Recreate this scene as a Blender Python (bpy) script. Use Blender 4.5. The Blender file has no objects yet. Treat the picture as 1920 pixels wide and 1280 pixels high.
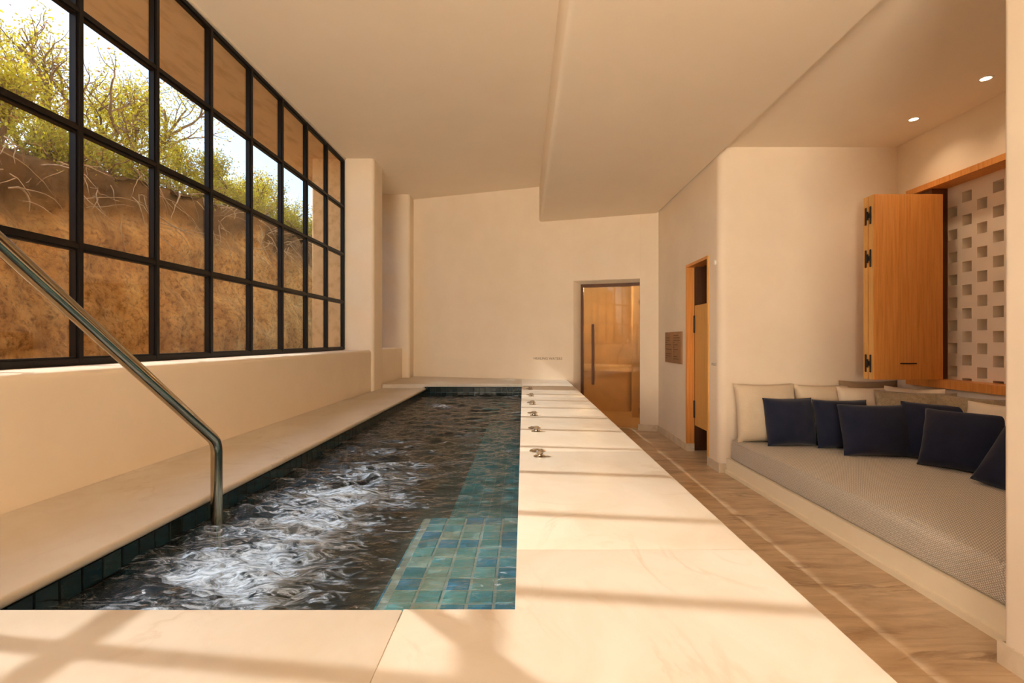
import bpy, bmesh, math, random
import numpy as np
from mathutils import Vector, Matrix, Euler, noise as mnoise

random.seed(7)
np.random.seed(7)
SC = bpy.context.scene
COL = SC.collection
R = math.radians
E = 1.42                      # eye height above the lower floor; heights below are given relative to the eye line


def Z(rel):
    return E + rel


# ------------------------------------------------------------------ camera
cam_d = bpy.data.cameras.new('camera')
cam = bpy.data.objects.new('camera', cam_d)
COL.objects.link(cam)
cam.location = (0, 0, E)
cam.rotation_euler = (R(90), 0, 0)
cam_d.sensor_width = 36.0
cam_d.lens = 940 / 1920 * 36
cam_d.shift_x = -21 / 1920
cam_d.shift_y = -3 / 1920
cam_d.clip_start = 0.02
cam_d.clip_end = 300
SC.camera = cam

# ------------------------------------------------------------------ sky, sun, exposure
SUN = Vector((0.719, -0.095, -0.76 * 0.719)).normalized()     # direction the light travels
sun_az = math.atan2(-SUN.x, -SUN.y)
sun_el = math.asin(-SUN.z)
world = bpy.data.worlds.new('sky')
SC.world = world
world.use_nodes = True
wn = world.node_tree
wn.nodes.clear()
w_out = wn.nodes.new('ShaderNodeOutputWorld')
w_bg = wn.nodes.new('ShaderNodeBackground')
w_sky = wn.nodes.new('ShaderNodeTexSky')
w_sky.sky_type = 'NISHITA'
w_sky.sun_disc = False
w_sky.sun_elevation = sun_el
w_sky.sun_rotation = sun_az
w_sky.air_density = 1.0
w_sky.dust_density = 1.5
w_sky.ozone_density = 1.0
w_bg.inputs['Strength'].default_value = 0.20
wn.links.new(w_sky.outputs[0], w_bg.inputs[0])
wn.links.new(w_bg.outputs[0], w_out.inputs[0])

sun_d = bpy.data.lights.new('sun', 'SUN')
sun_d.energy = 2.2
sun_d.color = (1.0, 0.97, 0.92)
sun_d.angle = R(0.7)
sun_o = bpy.data.objects.new('sun', sun_d)
COL.objects.link(sun_o)
sun_o.rotation_euler = SUN.to_track_quat('-Z', 'Y').to_euler()

# added area light behind the camera, fills the room through the rear opening
fill_d = bpy.data.lights.new('rear_fill', 'AREA')
fill_d.shape = 'RECTANGLE'
fill_d.size = 2.9
fill_d.size_y = 3.2
fill_d.energy = 840
fill_d.color = (1.0, 0.83, 0.62)
fill_o = bpy.data.objects.new('rear_fill', fill_d)
COL.objects.link(fill_o)
fill_o.location = (-1.35, -5.7, 0.55)
fill_o.rotation_euler = (R(90 + 36), 0, R(-5))

SC.view_settings.view_transform = 'Standard'
SC.view_settings.look = 'None'
SC.view_settings.gamma = 1.0
SC.view_settings.use_curve_mapping = False
SC.view_settings.exposure = 0.94
SC.cycles.max_bounces = 9
SC.cycles.diffuse_bounces = 6
SC.cycles.glossy_bounces = 4
SC.cycles.transmission_bounces = 5
SC.cycles.transparent_max_bounces = 10
SC.cycles.adaptive_threshold = 0.03
SC.cycles.use_light_tree = False
SC.cycles.caustics_reflective = False
SC.cycles.caustics_refractive = False
SC.cycles.sample_clamp_indirect = 6.0


# ------------------------------------------------------------------ materials
def new_mat(name):
    m = bpy.data.materials.new(name)
    m.use_nodes = True
    nt = m.node_tree
    nt.nodes.clear()
    out = nt.nodes.new('ShaderNodeOutputMaterial')
    return m, nt, out


def N(nt, typ, **kw):
    n = nt.nodes.new(typ)
    for k, v in kw.items():
        if k in n.inputs:
            n.inputs[k].default_value = v
        else:
            setattr(n, k, v)
    return n


def rgba(c):
    return (c[0], c[1], c[2], 1.0)


def ramp(nt, stops):
    r = nt.nodes.new('ShaderNodeValToRGB')
    el = r.color_ramp.elements
    while len(el) < len(stops):
        el.new(0.5)
    for e, (p, c) in zip(el, stops):
        e.position = p
        e.color = rgba(c)
    return r


def coords(nt, scale=(1, 1, 1), rot=(0, 0, 0), kind='Object'):
    t = nt.nodes.new('ShaderNodeTexCoord')
    mp = nt.nodes.new('ShaderNodeMapping')
    mp.inputs['Scale'].default_value = scale
    mp.inputs['Rotation'].default_value = rot
    nt.links.new(t.outputs[kind], mp.inputs[0])
    return mp.outputs[0]


def principled(nt, out, rough=0.6, metallic=0.0, spec=0.5):
    p = nt.nodes.new('ShaderNodeBsdfPrincipled')
    p.inputs['Roughness'].default_value = rough
    p.inputs['Metallic'].default_value = metallic
    p.inputs['Specular IOR Level'].default_value = spec
    nt.links.new(p.outputs[0], out.inputs[0])
    return p


def bump(nt, p, height, strength=0.2, dist=0.01):
    b = nt.nodes.new('ShaderNodeBump')
    b.inputs['Strength'].default_value = strength
    b.inputs['Distance'].default_value = dist
    nt.links.new(height, b.inputs['Height'])
    nt.links.new(b.outputs[0], p.inputs['Normal'])
    return b


def mat_noise(name, c1, c2, scale=6.0, rough=0.7, bumps=0.1, stretch=(1, 1, 1), detail=5, spec=0.3, bdist=0.01, bscale=None, metallic=0.0, lo=0.3, hi=0.7):
    m, nt, out = new_mat(name)
    p = principled(nt, out, rough, metallic, spec)
    v = coords(nt, stretch)
    n = N(nt, 'ShaderNodeTexNoise', Scale=scale, Detail=float(detail), Roughness=0.6)
    nt.links.new(v, n.inputs['Vector'])
    r = ramp(nt, [(lo, c1), (hi, c2)])
    nt.links.new(n.outputs[0], r.inputs[0])
    nt.links.new(r.outputs[0], p.inputs['Base Color'])
    if bumps:
        if bscale:
            n2 = N(nt, 'ShaderNodeTexNoise', Scale=bscale, Detail=4.0)
            nt.links.new(v, n2.inputs['Vector'])
            bump(nt, p, n2.outputs[0], bumps, bdist)
        else:
            bump(nt, p, n.outputs[0], bumps, bdist)
    return m


def mat_plain(name, c, rough=0.5, metallic=0.0, spec=0.5):
    m, nt, out = new_mat(name)
    p = principled(nt, out, rough, metallic, spec)
    n = N(nt, 'ShaderNodeTexNoise', Scale=18.0, Detail=3.0)
    nt.links.new(coords(nt), n.inputs['Vector'])
    k = 0.88
    r = ramp(nt, [(0.3, tuple(x * k for x in c)), (0.7, c)])
    nt.links.new(n.outputs[0], r.inputs[0])
    nt.links.new(r.outputs[0], p.inputs['Base Color'])
    return m


def mat_marble(name, base, mid, vein, scale, stretch, rough, rot=(0, 0, 0), vein_w=0.03, cloud=0.6):
    m, nt, out = new_mat(name)
    p = principled(nt, out, rough, 0, 0.4)
    v = coords(nt, stretch, rot)
    n1 = N(nt, 'ShaderNodeTexNoise', Scale=scale, Detail=7.0, Roughness=0.62, Distortion=0.6)
    nt.links.new(v, n1.inputs['Vector'])
    r1 = ramp(nt, [(0.32, mid), (0.62, base)])
    nt.links.new(n1.outputs[0], r1.inputs[0])
    # veins: ridge of a second, warped noise
    n2 = N(nt, 'ShaderNodeTexNoise', Scale=scale * 0.55, Detail=9.0, Roughness=0.55, Distortion=1.4)
    nt.links.new(v, n2.inputs['Vector'])
    s = N(nt, 'ShaderNodeMath', operation='SUBTRACT')
    s.inputs[1].default_value = 0.5
    nt.links.new(n2.outputs[0], s.inputs[0])
    a = N(nt, 'ShaderNodeMath', operation='ABSOLUTE')
    nt.links.new(s.outputs[0], a.inputs[0])
    r2 = ramp(nt, [(0.0, (1, 1, 1)), (vein_w, (0, 0, 0))])
    nt.links.new(a.outputs[0], r2.inputs[0])
    n3 = N(nt, 'ShaderNodeTexNoise', Scale=scale * 0.8, Detail=2.0)
    nt.links.new(v, n3.inputs['Vector'])
    r3 = ramp(nt, [(0.45, (0, 0, 0)), (0.7, (cloud, cloud, cloud))])
    nt.links.new(n3.outputs[0], r3.inputs[0])
    mu = N(nt, 'ShaderNodeMath', operation='MULTIPLY')
    nt.links.new(r2.outputs[0], mu.inputs[0])
    nt.links.new(r3.outputs[0], mu.inputs[1])
    mx = N(nt, 'ShaderNodeMixRGB')
    mx.inputs[2].default_value = rgba(vein)
    nt.links.new(mu.outputs[0], mx.inputs[0])
    nt.links.new(r1.outputs[0], mx.inputs[1])
    nt.links.new(mx.outputs[0], p.inputs['Base Color'])
    return m


def mat_wood(name, c1, c2, c3, rough=0.45, grain=(60, 60, 2.2)):
    m, nt, out = new_mat(name)
    p = principled(nt, out, rough, 0, 0.35)
    v = coords(nt, grain)
    n = N(nt, 'ShaderNodeTexNoise', Scale=1.0, Detail=6.0, Roughness=0.65, Distortion=0.25)
    nt.links.new(v, n.inputs['Vector'])
    r = ramp(nt, [(0.25, c1), (0.5, c2), (0.75, c3)])
    nt.links.new(n.outputs[0], r.inputs[0])
    nt.links.new(r.outputs[0], p.inputs['Base Color'])
    bump(nt, p, n.outputs[0], 0.08, 0.003)
    return m


def mat_fabric(name, c1, c2, scale=260.0, rough=0.95, bumps=0.35, spec=0.1, blotch=6.0):
    m, nt, out = new_mat(name)
    p = principled(nt, out, rough, 0, spec)
    v = coords(nt)
    w1 = N(nt, 'ShaderNodeTexNoise', Scale=scale, Detail=2.0)
    nt.links.new(v, w1.inputs['Vector'])
    n = N(nt, 'ShaderNodeTexNoise', Scale=blotch, Detail=4.0)
    nt.links.new(v, n.inputs['Vector'])
    ad = N(nt, 'ShaderNodeMath', operation='ADD')
    nt.links.new(w1.outputs[0], ad.inputs[0])
    nt.links.new(n.outputs[0], ad.inputs[1])
    r = ramp(nt, [(0.75, c1), (1.25, c2)])
    r.color_ramp.elements[0].position = 0.35
    r.color_ramp.elements[1].position = 0.65
    hf = N(nt, 'ShaderNodeMath', operation='MULTIPLY')
    hf.inputs[1].default_value = 0.5
    nt.links.new(ad.outputs[0], hf.inputs[0])
    nt.links.new(hf.outputs[0], r.inputs[0])
    nt.links.new(r.outputs[0], p.inputs['Base Color'])
    bump(nt, p, w1.outputs[0], bumps, 0.002)
    try:
        p.inputs['Sheen Weight'].default_value = 0.15
        p.inputs['Sheen Roughness'].default_value = 0.5
    except Exception:
        pass
    return m


def mat_weave(name, c1, c2, scale):
    """basket weave of pale and dark threads"""
    m, nt, out = new_mat(name)
    p = principled(nt, out, 0.9, 0, 0.15)
    v = coords(nt, (1, 1, 1), (R(35), R(20), R(45)))
    ck = N(nt, 'ShaderNodeTexVoronoi', Scale=scale)
    ck.inputs['Randomness'].default_value = 0.12
    nt.links.new(v, ck.inputs['Vector'])
    r = ramp(nt, [(0.25, c2), (0.6, c1)])
    nt.links.new(ck.outputs['Distance'], r.inputs[0])
    nt.links.new(r.outputs[0], p.inputs['Base Color'])
    inv = N(nt, 'ShaderNodeMath', operation='SUBTRACT')
    inv.inputs[0].default_value = 1.0
    nt.links.new(ck.outputs['Distance'], inv.inputs[1])
    bump(nt, p, inv.outputs[0], 0.5, 0.004)
    return m


def mat_glass(name, tint=(0.97, 0.98, 0.97), refl=1.0):
    m, nt, out = new_mat(name)
    tr = N(nt, 'ShaderNodeBsdfTransparent')
    tr.inputs[0].default_value = rgba(tint)
    gl = N(nt, 'ShaderNodeBsdfGlossy', Roughness=0.0)
    fr = N(nt, 'ShaderNodeFresnel', IOR=1.5)
    mu = N(nt, 'ShaderNodeMath', operation='MULTIPLY')
    mu.inputs[1].default_value = refl
    nt.links.new(fr.outputs[0], mu.inputs[0])
    mx = N(nt, 'ShaderNodeMixShader')
    nt.links.new(mu.outputs[0], mx.inputs[0])
    nt.links.new(tr.outputs[0], mx.inputs[1])
    nt.links.new(gl.outputs[0], mx.inputs[2])
    nt.links.new(mx.outputs[0], out.inputs[0])
    return m


def mat_tile(name, stops, rough=0.12, bumps=0.25):
    """hand-made glazed tile: each tile a shade of its own, cloudy glaze"""
    m, nt, out = new_mat(name)
    p = principled(nt, out, rough, 0, 0.6)
    oi = nt.nodes.new('ShaderNodeObjectInfo')
    n = N(nt, 'ShaderNodeTexNoise', Scale=22.0, Detail=4.0)
    t = nt.nodes.new('ShaderNodeTexCoord')
    nt.links.new(t.outputs['Object'], n.inputs['Vector'])
    ml = N(nt, 'ShaderNodeMath', operation='MULTIPLY_ADD')
    ml.inputs[1].default_value = 0.5
    nt.links.new(n.outputs[0], ml.inputs[0])
    sh = N(nt, 'ShaderNodeMath', operation='SUBTRACT')
    sh.inputs[1].default_value = 0.25
    nt.links.new(oi.outputs['Random'], sh.inputs[0])
    nt.links.new(sh.outputs[0], ml.inputs[2])
    r = ramp(nt, stops)
    nt.links.new(ml.outputs[0], r.inputs[0])
    nt.links.new(r.outputs[0], p.inputs['Base Color'])
    bump(nt, p, n.outputs[0], bumps, 0.004)
    return m


def mat_tiled_surface(name, c1, c2, mortar, size, rough=0.2):
    """far or deep-lying tiling where single tiles cannot be told apart"""
    m, nt, out = new_mat(name)
    p = principled(nt, out, rough, 0, 0.5)
    t = nt.nodes.new('ShaderNodeTexCoord')
    b = nt.nodes.new('ShaderNodeTexBrick')
    b.offset = 0.0
    b.inputs['Color1'].default_value = rgba(c1)
    b.inputs['Color2'].default_value = rgba(c2)
    b.inputs['Mortar'].default_value = rgba(mortar)
    b.inputs['Scale'].default_value = 1.0
    b.inputs['Mortar Size'].default_value = 0.003
    b.inputs['Brick Width'].default_value = size
    b.inputs['Row Height'].default_value = size
    nt.links.new(t.outputs['Object'], b.inputs['Vector'])
    nt.links.new(b.outputs[0], p.inputs['Base Color'])
    return m


PLASTER = mat_noise('plaster', (0.815, 0.70, 0.56), (0.86, 0.75, 0.61), 2.2, 0.85, 0.06, bscale=35.0, bdist=0.004, spec=0.2)
CEIL = mat_noise('ceiling_plaster', (0.885, 0.78, 0.64), (0.91, 0.81, 0.675), 1.5, 0.9, 0.03, bscale=30.0, bdist=0.003, spec=0.15)
PLINTH = mat_noise('plinth_plaster', (0.82, 0.72, 0.54), (0.86, 0.76, 0.58), 3.0, 0.8, 0.05, bscale=30.0, bdist=0.003, spec=0.2)
STONE = mat_noise('eave_stone', (0.76, 0.46, 0.19), (0.95, 0.64, 0.31), 11.0, 0.9, 0.5, stretch=(1.0, 0.28, 1.0), bdist=0.02, bscale=14.0, lo=0.30, hi=0.52, detail=8)
DECK = mat_marble('cream_marble', (0.585, 0.53, 0.455), (0.53, 0.46, 0.37), (0.43, 0.335, 0.24), 3.2, (1.0, 0.8, 1.0), 0.38, (0, 0, R(25)), 0.022, 0.6)
FLOORM = mat_marble('brown_marble', (0.63, 0.475, 0.32), (0.41, 0.28, 0.17), (0.21, 0.125, 0.065), 2.6, (0.8, 3.2, 1.0), 0.35, (0, 0, R(-8)), 0.05, 0.9)
SKIRT = mat_marble('skirting_marble', (0.74, 0.64, 0.50), (0.62, 0.50, 0.36), (0.42, 0.30, 0.19), 4.0, (1, 1, 1), 0.4, (0, 0, 0), 0.03, 0.8)
BLACK = mat_plain('black_steel', (0.007, 0.005, 0.004), 0.4, 0.0, 0.25)
GLASS = mat_glass('window_glass', (0.97, 0.975, 0.96), 0.14)
WOOD = mat_wood('teak', (0.52, 0.20, 0.042), (0.68, 0.28, 0.066), (0.76, 0.345, 0.095))
WOOD_L = mat_wood('pale_teak', (0.60, 0.32, 0.085), (0.70, 0.39, 0.115), (0.76, 0.45, 0.15))
WOOD_D = mat_wood('dark_walnut_and_shaded_jamb', (0.075, 0.026, 0.010), (0.11, 0.042, 0.016), (0.15, 0.06, 0.024))
PLAQUE = mat_wood('plaque_wood', (0.26, 0.13, 0.055), (0.33, 0.175, 0.08), (0.40, 0.22, 0.105), 0.6)
INK = mat_plain('engraving', (0.13, 0.06, 0.025), 0.8)
LETTER = mat_plain('letter_paint', (0.42, 0.33, 0.24), 0.7)
LETTER_P = mat_plain('letter_pale', (0.60, 0.53, 0.45), 0.7)
BRONZE = mat_plain('dark_bronze', (0.10, 0.055, 0.028), 0.4, 0.6)
BRASSY = mat_plain('polished_steel', (0.42, 0.35, 0.24), 0.13, 1.0)
NICKEL = mat_plain('nickel', (0.42, 0.35, 0.27), 0.22, 1.0)
IRON = mat_plain('hinge_iron', (0.035, 0.022, 0.014), 0.5, 0.4)
NAVY = mat_fabric('navy_cotton', (0.013, 0.016, 0.036), (0.021, 0.026, 0.052), 300, 0.92, 0.2, 0.15)
BEIGE = mat_fabric('oat_linen', (0.62, 0.51, 0.37), (0.72, 0.61, 0.46), 220, 0.95, 0.4)
PALE = mat_fabric('pale_linen', (0.70, 0.585, 0.45), (0.78, 0.67, 0.52), 240, 0.95, 0.3)
TAUPE = mat_fabric('taupe_slub', (0.25, 0.19, 0.115), (0.40, 0.31, 0.20), 120, 0.95, 0.5, blotch=30.0)
BROWN = mat_fabric('brown_linen', (0.24, 0.165, 0.10), (0.33, 0.24, 0.15), 180, 0.95, 0.4)
MATTR = mat_weave('mattress_weave', (0.38, 0.335, 0.28), (0.80, 0.745, 0.65), 115.0)
TILE_STEP = mat_tile('turquoise_glaze', [(0.0, (0.05, 0.42, 0.95)), (0.35, (0.12, 0.62, 0.95)), (0.65, (0.27, 0.80, 0.95)), (1.0, (0.60, 0.92, 0.97))])
TILE_SHADED = mat_tile('shaded_glaze', [(0.0, (0.006, 0.012, 0.012)), (0.5, (0.009, 0.018, 0.018)), (1.0, (0.016, 0.030, 0.028))], 0.1, 0.3)  # pool wall tiles: the step glaze with its shade put into the colour
GROUT = mat_plain('pale_grout', (0.66, 0.88, 0.97), 0.8)
GROUT_D = mat_plain('dark_grout', (0.075, 0.095, 0.09), 0.8)
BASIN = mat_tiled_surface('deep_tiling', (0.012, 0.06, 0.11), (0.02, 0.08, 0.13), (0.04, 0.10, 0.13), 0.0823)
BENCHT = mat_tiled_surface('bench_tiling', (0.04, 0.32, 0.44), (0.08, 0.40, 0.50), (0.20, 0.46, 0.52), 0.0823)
EARTH = None
SOIL = mat_noise('gravel', (0.55, 0.38, 0.21), (0.78, 0.58, 0.36), 14.0, 0.95, 0.6, bdist=0.03)
BARK = mat_noise('bark', (0.16, 0.095, 0.05), (0.34, 0.22, 0.13), 20.0, 0.9, 0.4, stretch=(1, 1, 0.3))
ROOT = mat_noise('dry_root', (0.32, 0.20, 0.11), (0.55, 0.38, 0.22), 16.0, 0.9, 0.3)
AMBER = mat_noise('amber_plaster', (0.56, 0.40, 0.22), (0.64, 0.47, 0.27), 1.4, 0.8, 0.05, bscale=20.0)
SWITCH = mat_plain('white_plastic', (0.86, 0.82, 0.75), 0.4)


def make_earth():
    m, nt, out = new_mat('cliff_earth')
    p = principled(nt, out, 0.95, 0, 0.1)
    v = coords(nt)
    n1 = N(nt, 'ShaderNodeTexNoise', Scale=1.7, Detail=10.0, Roughness=0.74)
    nt.links.new(v, n1.inputs['Vector'])
    r1 = ramp(nt, [(0.30, (0.56, 0.24, 0.055)), (0.5, (0.90, 0.46, 0.14)), (0.70, (0.96, 0.63, 0.27))])
    nt.links.new(n1.outputs[0], r1.inputs[0])
    v2 = coords(nt, (1, 1, 0.16))
    n2 = N(nt, 'ShaderNodeTexNoise', Scale=3.2, Detail=5.0)
    nt.links.new(v2, n2.inputs['Vector'])
    r2 = ramp(nt, [(0.35, (0.55, 0.45, 0.36)), (0.6, (1, 1, 1))])
    nt.links.new(n2.outputs[0], r2.inputs[0])
    mx = N(nt, 'ShaderNodeMixRGB', blend_type='MULTIPLY')
    mx.inputs[0].default_value = 0.6
    nt.links.new(r1.outputs[0], mx.inputs[1])
    nt.links.new(r2.outputs[0], mx.inputs[2])
    n3 = N(nt, 'ShaderNodeTexNoise', Scale=13.0, Detail=8.0, Roughness=0.72)
    nt.links.new(v, n3.inputs['Vector'])
    r3 = ramp(nt, [(0.36, (0.30, 0.21, 0.14)), (0.52, (1, 1, 1))])
    nt.links.new(n3.outputs[0], r3.inputs[0])
    mx2 = N(nt, 'ShaderNodeMixRGB', blend_type='MULTIPLY')
    mx2.inputs[0].default_value = 0.75
    nt.links.new(mx.outputs[0], mx2.inputs[1])
    nt.links.new(r3.outputs[0], mx2.inputs[2])
    # the overgrown top soil is darker humus (layer of its own in the bank)
    at = N(nt, 'ShaderNodeAttribute', attribute_name='humus')
    n4 = N(nt, 'ShaderNodeTexNoise', Scale=2.4, Detail=6.0)
    nt.links.new(v, n4.inputs['Vector'])
    ad = N(nt, 'ShaderNodeMath', operation='MULTIPLY_ADD')
    ad.inputs[1].default_value = 1.1
    ad.inputs[2].default_value = -0.55
    nt.links.new(n4.outputs[0], ad.inputs[0])
    ad2 = N(nt, 'ShaderNodeMath', operation='ADD')
    ad2.use_clamp = True
    nt.links.new(ad.outputs[0], ad2.inputs[0])
    nt.links.new(at.outputs['Fac'], ad2.inputs[1])
    mx3 = N(nt, 'ShaderNodeMixRGB')
    mx3.inputs[2].default_value = (0.20, 0.105, 0.042, 1)
    nt.links.new(ad2.outputs[0], mx3.inputs[0])
    nt.links.new(mx2.outputs[0], mx3.inputs[1])
    nt.links.new(mx3.outputs[0], p.inputs['Base Color'])
    bump(nt, p, n3.outputs[0], 0.9, 0.06)
    return m


EARTH = make_earth()


def make_leaf(name, c1, c2, tr):
    m, nt, out = new_mat(name)
    oi = N(nt, 'ShaderNodeTexNoise', Scale=7.0, Detail=3.0)
    nt.links.new(coords(nt), oi.inputs['Vector'])
    r = ramp(nt, [(0.3, c1), (0.7, c2)])
    nt.links.new(oi.outputs[0], r.inputs[0])
    d = N(nt, 'ShaderNodeBsdfDiffuse')
    t = N(nt, 'ShaderNodeBsdfTranslucent')
    hs = N(nt, 'ShaderNodeMixRGB', blend_type='MULTIPLY')
    hs.inputs[0].default_value = 1.0
    hs.inputs[2].default_value = rgba(tr)
    nt.links.new(r.outputs[0], hs.inputs[1])
    nt.links.new(r.outputs[0], d.inputs[0])
    nt.links.new(hs.outputs[0], t.inputs[0])
    mx = N(nt, 'ShaderNodeMixShader')
    mx.inputs[0].default_value = 0.55
    nt.links.new(d.outputs[0], mx.inputs[1])
    nt.links.new(t.outputs[0], mx.inputs[2])
    nt.links.new(mx.outputs[0], out.inputs[0])
    return m


LEAF_A = make_leaf('yellow_green_leaf', (0.54, 0.52, 0.05), (0.84, 0.74, 0.12), (1.0, 0.95, 0.5))
LEAF_B = make_leaf('olive_leaf', (0.34, 0.34, 0.05), (0.60, 0.53, 0.10), (1.0, 0.95, 0.55))
LEAF_C = make_leaf('dry_leaf', (0.36, 0.19, 0.055), (0.55, 0.33, 0.11), (1.0, 0.8, 0.5))


def make_water():
    m, nt, out = new_mat('pool_water')
    fr = N(nt, 'ShaderNodeFresnel', IOR=1.42)
    tr = N(nt, 'ShaderNodeBsdfTransparent')
    tr.inputs[0].default_value = (0.90, 0.985, 1.0, 1)
    rf = N(nt, 'ShaderNodeBsdfRefraction', Roughness=0.0, IOR=1.33)
    rf.inputs['Color'].default_value = (0.78, 0.96, 0.985, 1)
    gl = N(nt, 'ShaderNodeBsdfGlossy', Roughness=0.02)
    v = coords(nt, (0.75, 1.35, 1))
    n = N(nt, 'ShaderNodeTexNoise', Scale=15.0, Detail=6.0, Roughness=0.62, Distortion=1.6)
    nt.links.new(v, n.inputs['Vector'])
    b = N(nt, 'ShaderNodeBump', Strength=0.6, Distance=0.022)
    nt.links.new(n.outputs[0], b.inputs['Height'])
    for s in (fr, gl, rf):
        nt.links.new(b.outputs[0], s.inputs['Normal'])
    mt = N(nt, 'ShaderNodeMixShader')
    mt.inputs[0].default_value = 0.1
    nt.links.new(tr.outputs[0], mt.inputs[1])
    nt.links.new(rf.outputs[0], mt.inputs[2])
    mx = N(nt, 'ShaderNodeMixShader')
    nt.links.new(fr.outputs[0], mx.inputs[0])
    nt.links.new(mt.outputs[0], mx.inputs[1])
    nt.links.new(gl.outputs[0], mx.inputs[2])
    # pale streaks painted as sky reflections near the handrail, bubbles over the spring
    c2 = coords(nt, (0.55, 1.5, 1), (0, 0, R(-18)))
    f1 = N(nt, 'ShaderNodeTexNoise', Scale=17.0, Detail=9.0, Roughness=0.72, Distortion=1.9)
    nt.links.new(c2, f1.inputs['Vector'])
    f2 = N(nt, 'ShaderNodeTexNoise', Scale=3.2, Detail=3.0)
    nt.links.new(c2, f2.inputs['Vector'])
    at = N(nt, 'ShaderNodeAttribute', attribute_name='sheen_foam')
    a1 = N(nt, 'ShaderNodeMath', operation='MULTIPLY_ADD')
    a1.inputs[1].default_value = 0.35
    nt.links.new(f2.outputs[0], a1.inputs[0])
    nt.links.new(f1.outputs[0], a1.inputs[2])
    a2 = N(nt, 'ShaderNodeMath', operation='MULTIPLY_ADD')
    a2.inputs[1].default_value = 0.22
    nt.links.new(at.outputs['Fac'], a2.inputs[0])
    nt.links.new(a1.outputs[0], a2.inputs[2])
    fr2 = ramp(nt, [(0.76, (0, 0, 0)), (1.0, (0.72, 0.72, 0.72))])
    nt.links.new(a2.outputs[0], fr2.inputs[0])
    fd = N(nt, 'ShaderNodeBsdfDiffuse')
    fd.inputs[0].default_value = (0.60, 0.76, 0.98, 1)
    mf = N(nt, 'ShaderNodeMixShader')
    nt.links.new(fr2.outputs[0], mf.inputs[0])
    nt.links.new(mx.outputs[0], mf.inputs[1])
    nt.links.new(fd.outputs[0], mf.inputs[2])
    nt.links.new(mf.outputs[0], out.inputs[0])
    return m


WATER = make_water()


def make_frosted():
    m, nt, out = new_mat('amber_door_glass')
    tr = N(nt, 'ShaderNodeBsdfTransparent')
    tr.inputs[0].default_value = (0.93, 0.80, 0.60, 1)
    df = N(nt, 'ShaderNodeBsdfTranslucent')
    df.inputs[0].default_value = (0.80, 0.62, 0.40, 1)
    d2 = N(nt, 'ShaderNodeBsdfDiffuse')
    d2.inputs[0].default_value = (0.70, 0.52, 0.32, 1)
    mz = N(nt, 'ShaderNodeMixShader')
    mz.inputs[0].default_value = 0.5
    nt.links.new(df.outputs[0], mz.inputs[1])
    nt.links.new(d2.outputs[0], mz.inputs[2])
    # condensation gathers in soft clouds
    n = N(nt, 'ShaderNodeTexNoise', Scale=1.6, Detail=3.0)
    nt.links.new(coords(nt), n.inputs['Vector'])
    r = ramp(nt, [(0.35, (0.12, 0.12, 0.12)), (0.7, (0.34, 0.34, 0.34))])
    nt.links.new(n.outputs[0], r.inputs[0])
    mx = N(nt, 'ShaderNodeMixShader')
    nt.links.new(r.outputs[0], mx.inputs[0])
    nt.links.new(tr.outputs[0], mx.inputs[1])
    nt.links.new(mz.outputs[0], mx.inputs[2])
    gl = N(nt, 'ShaderNodeBsdfGlossy', Roughness=0.03)
    fr = N(nt, 'ShaderNodeFresnel', IOR=1.6)
    m2 = N(nt, 'ShaderNodeMixShader')
    nt.links.new(fr.outputs[0], m2.inputs[0])
    nt.links.new(mx.outputs[0], m2.inputs[1])
    nt.links.new(gl.outputs[0], m2.inputs[2])
    nt.links.new(m2.outputs[0], out.inputs[0])
    return m


DOORGLASS = make_frosted()


def make_emit(name, col, strength):
    m, nt, out = new_mat(name)
    e = N(nt, 'ShaderNodeEmission')
    e.inputs[0].default_value = rgba(col)
    e.inputs[1].default_value = strength
    nt.links.new(e.outputs[0], out.inputs[0])
    return m


LAMP = make_emit('lamp_glow', (1.0, 0.80, 0.56), 9.0)


# ------------------------------------------------------------------ mesh helpers
def finish(name, me, mat, parent=None, smooth=False, angle=35):
    if mat:
        me.materials.append(mat)
    if smooth:
        me.polygons.foreach_set('use_smooth', [True] * len(me.polygons))
        me.set_sharp_from_angle(angle=R(angle))
    o = bpy.data.objects.new(name, me)
    COL.objects.link(o)
    if parent:
        o.parent = parent
    return o


def bm_obj(name, bm, mat, parent=None, smooth=False, angle=35):
    me = bpy.data.meshes.new(name)
    bmesh.ops.recalc_face_normals(bm, faces=bm.faces)
    bm.to_mesh(me)
    bm.free()
    return finish(name, me, mat, parent, smooth, angle)


def add_box(bm, x0, x1, y0, y1, z0, z1):
    v = [bm.verts.new(p) for p in ((x0, y0, z0), (x1, y0, z0), (x1, y1, z0), (x0, y1, z0),
                                   (x0, y0, z1), (x1, y0, z1), (x1, y1, z1), (x0, y1, z1))]
    fs = [(0, 3, 2, 1), (4, 5, 6, 7), (0, 1, 5, 4), (1, 2, 6, 5), (2, 3, 7, 6), (3, 0, 4, 7)]
    return [bm.faces.new([v[i] for i in f]) for f in fs]


def box(name, x0, x1, y0, y1, z0, z1, mat, parent=None, bev=0.0, seg=3):
    bm = bmesh.new()
    add_box(bm, x0, x1, y0, y1, z0, z1)
    if bev:
        bmesh.ops.bevel(bm, geom=list(bm.edges), offset=bev, segments=seg, affect='EDGES', profile=0.5)
    return bm_obj(name, bm, mat, parent, bool(bev))


def boxes(name, lst, mat, parent=None):
    bm = bmesh.new()
    for b in lst:
        add_box(bm, *b)
    return bm_obj(name, bm, mat, parent)


def add_prism(bm, poly, z0, z1):
    lo = [bm.verts.new((p[0], p[1], z0)) for p in poly]
    hi = [bm.verts.new((p[0], p[1], z1)) for p in poly]
    n = len(poly)
    bm.faces.new(lo[::-1])
    bm.faces.new(hi)
    for i in range(n):
        j = (i + 1) % n
        bm.faces.new((lo[i], lo[j], hi[j], hi[i]))


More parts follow.
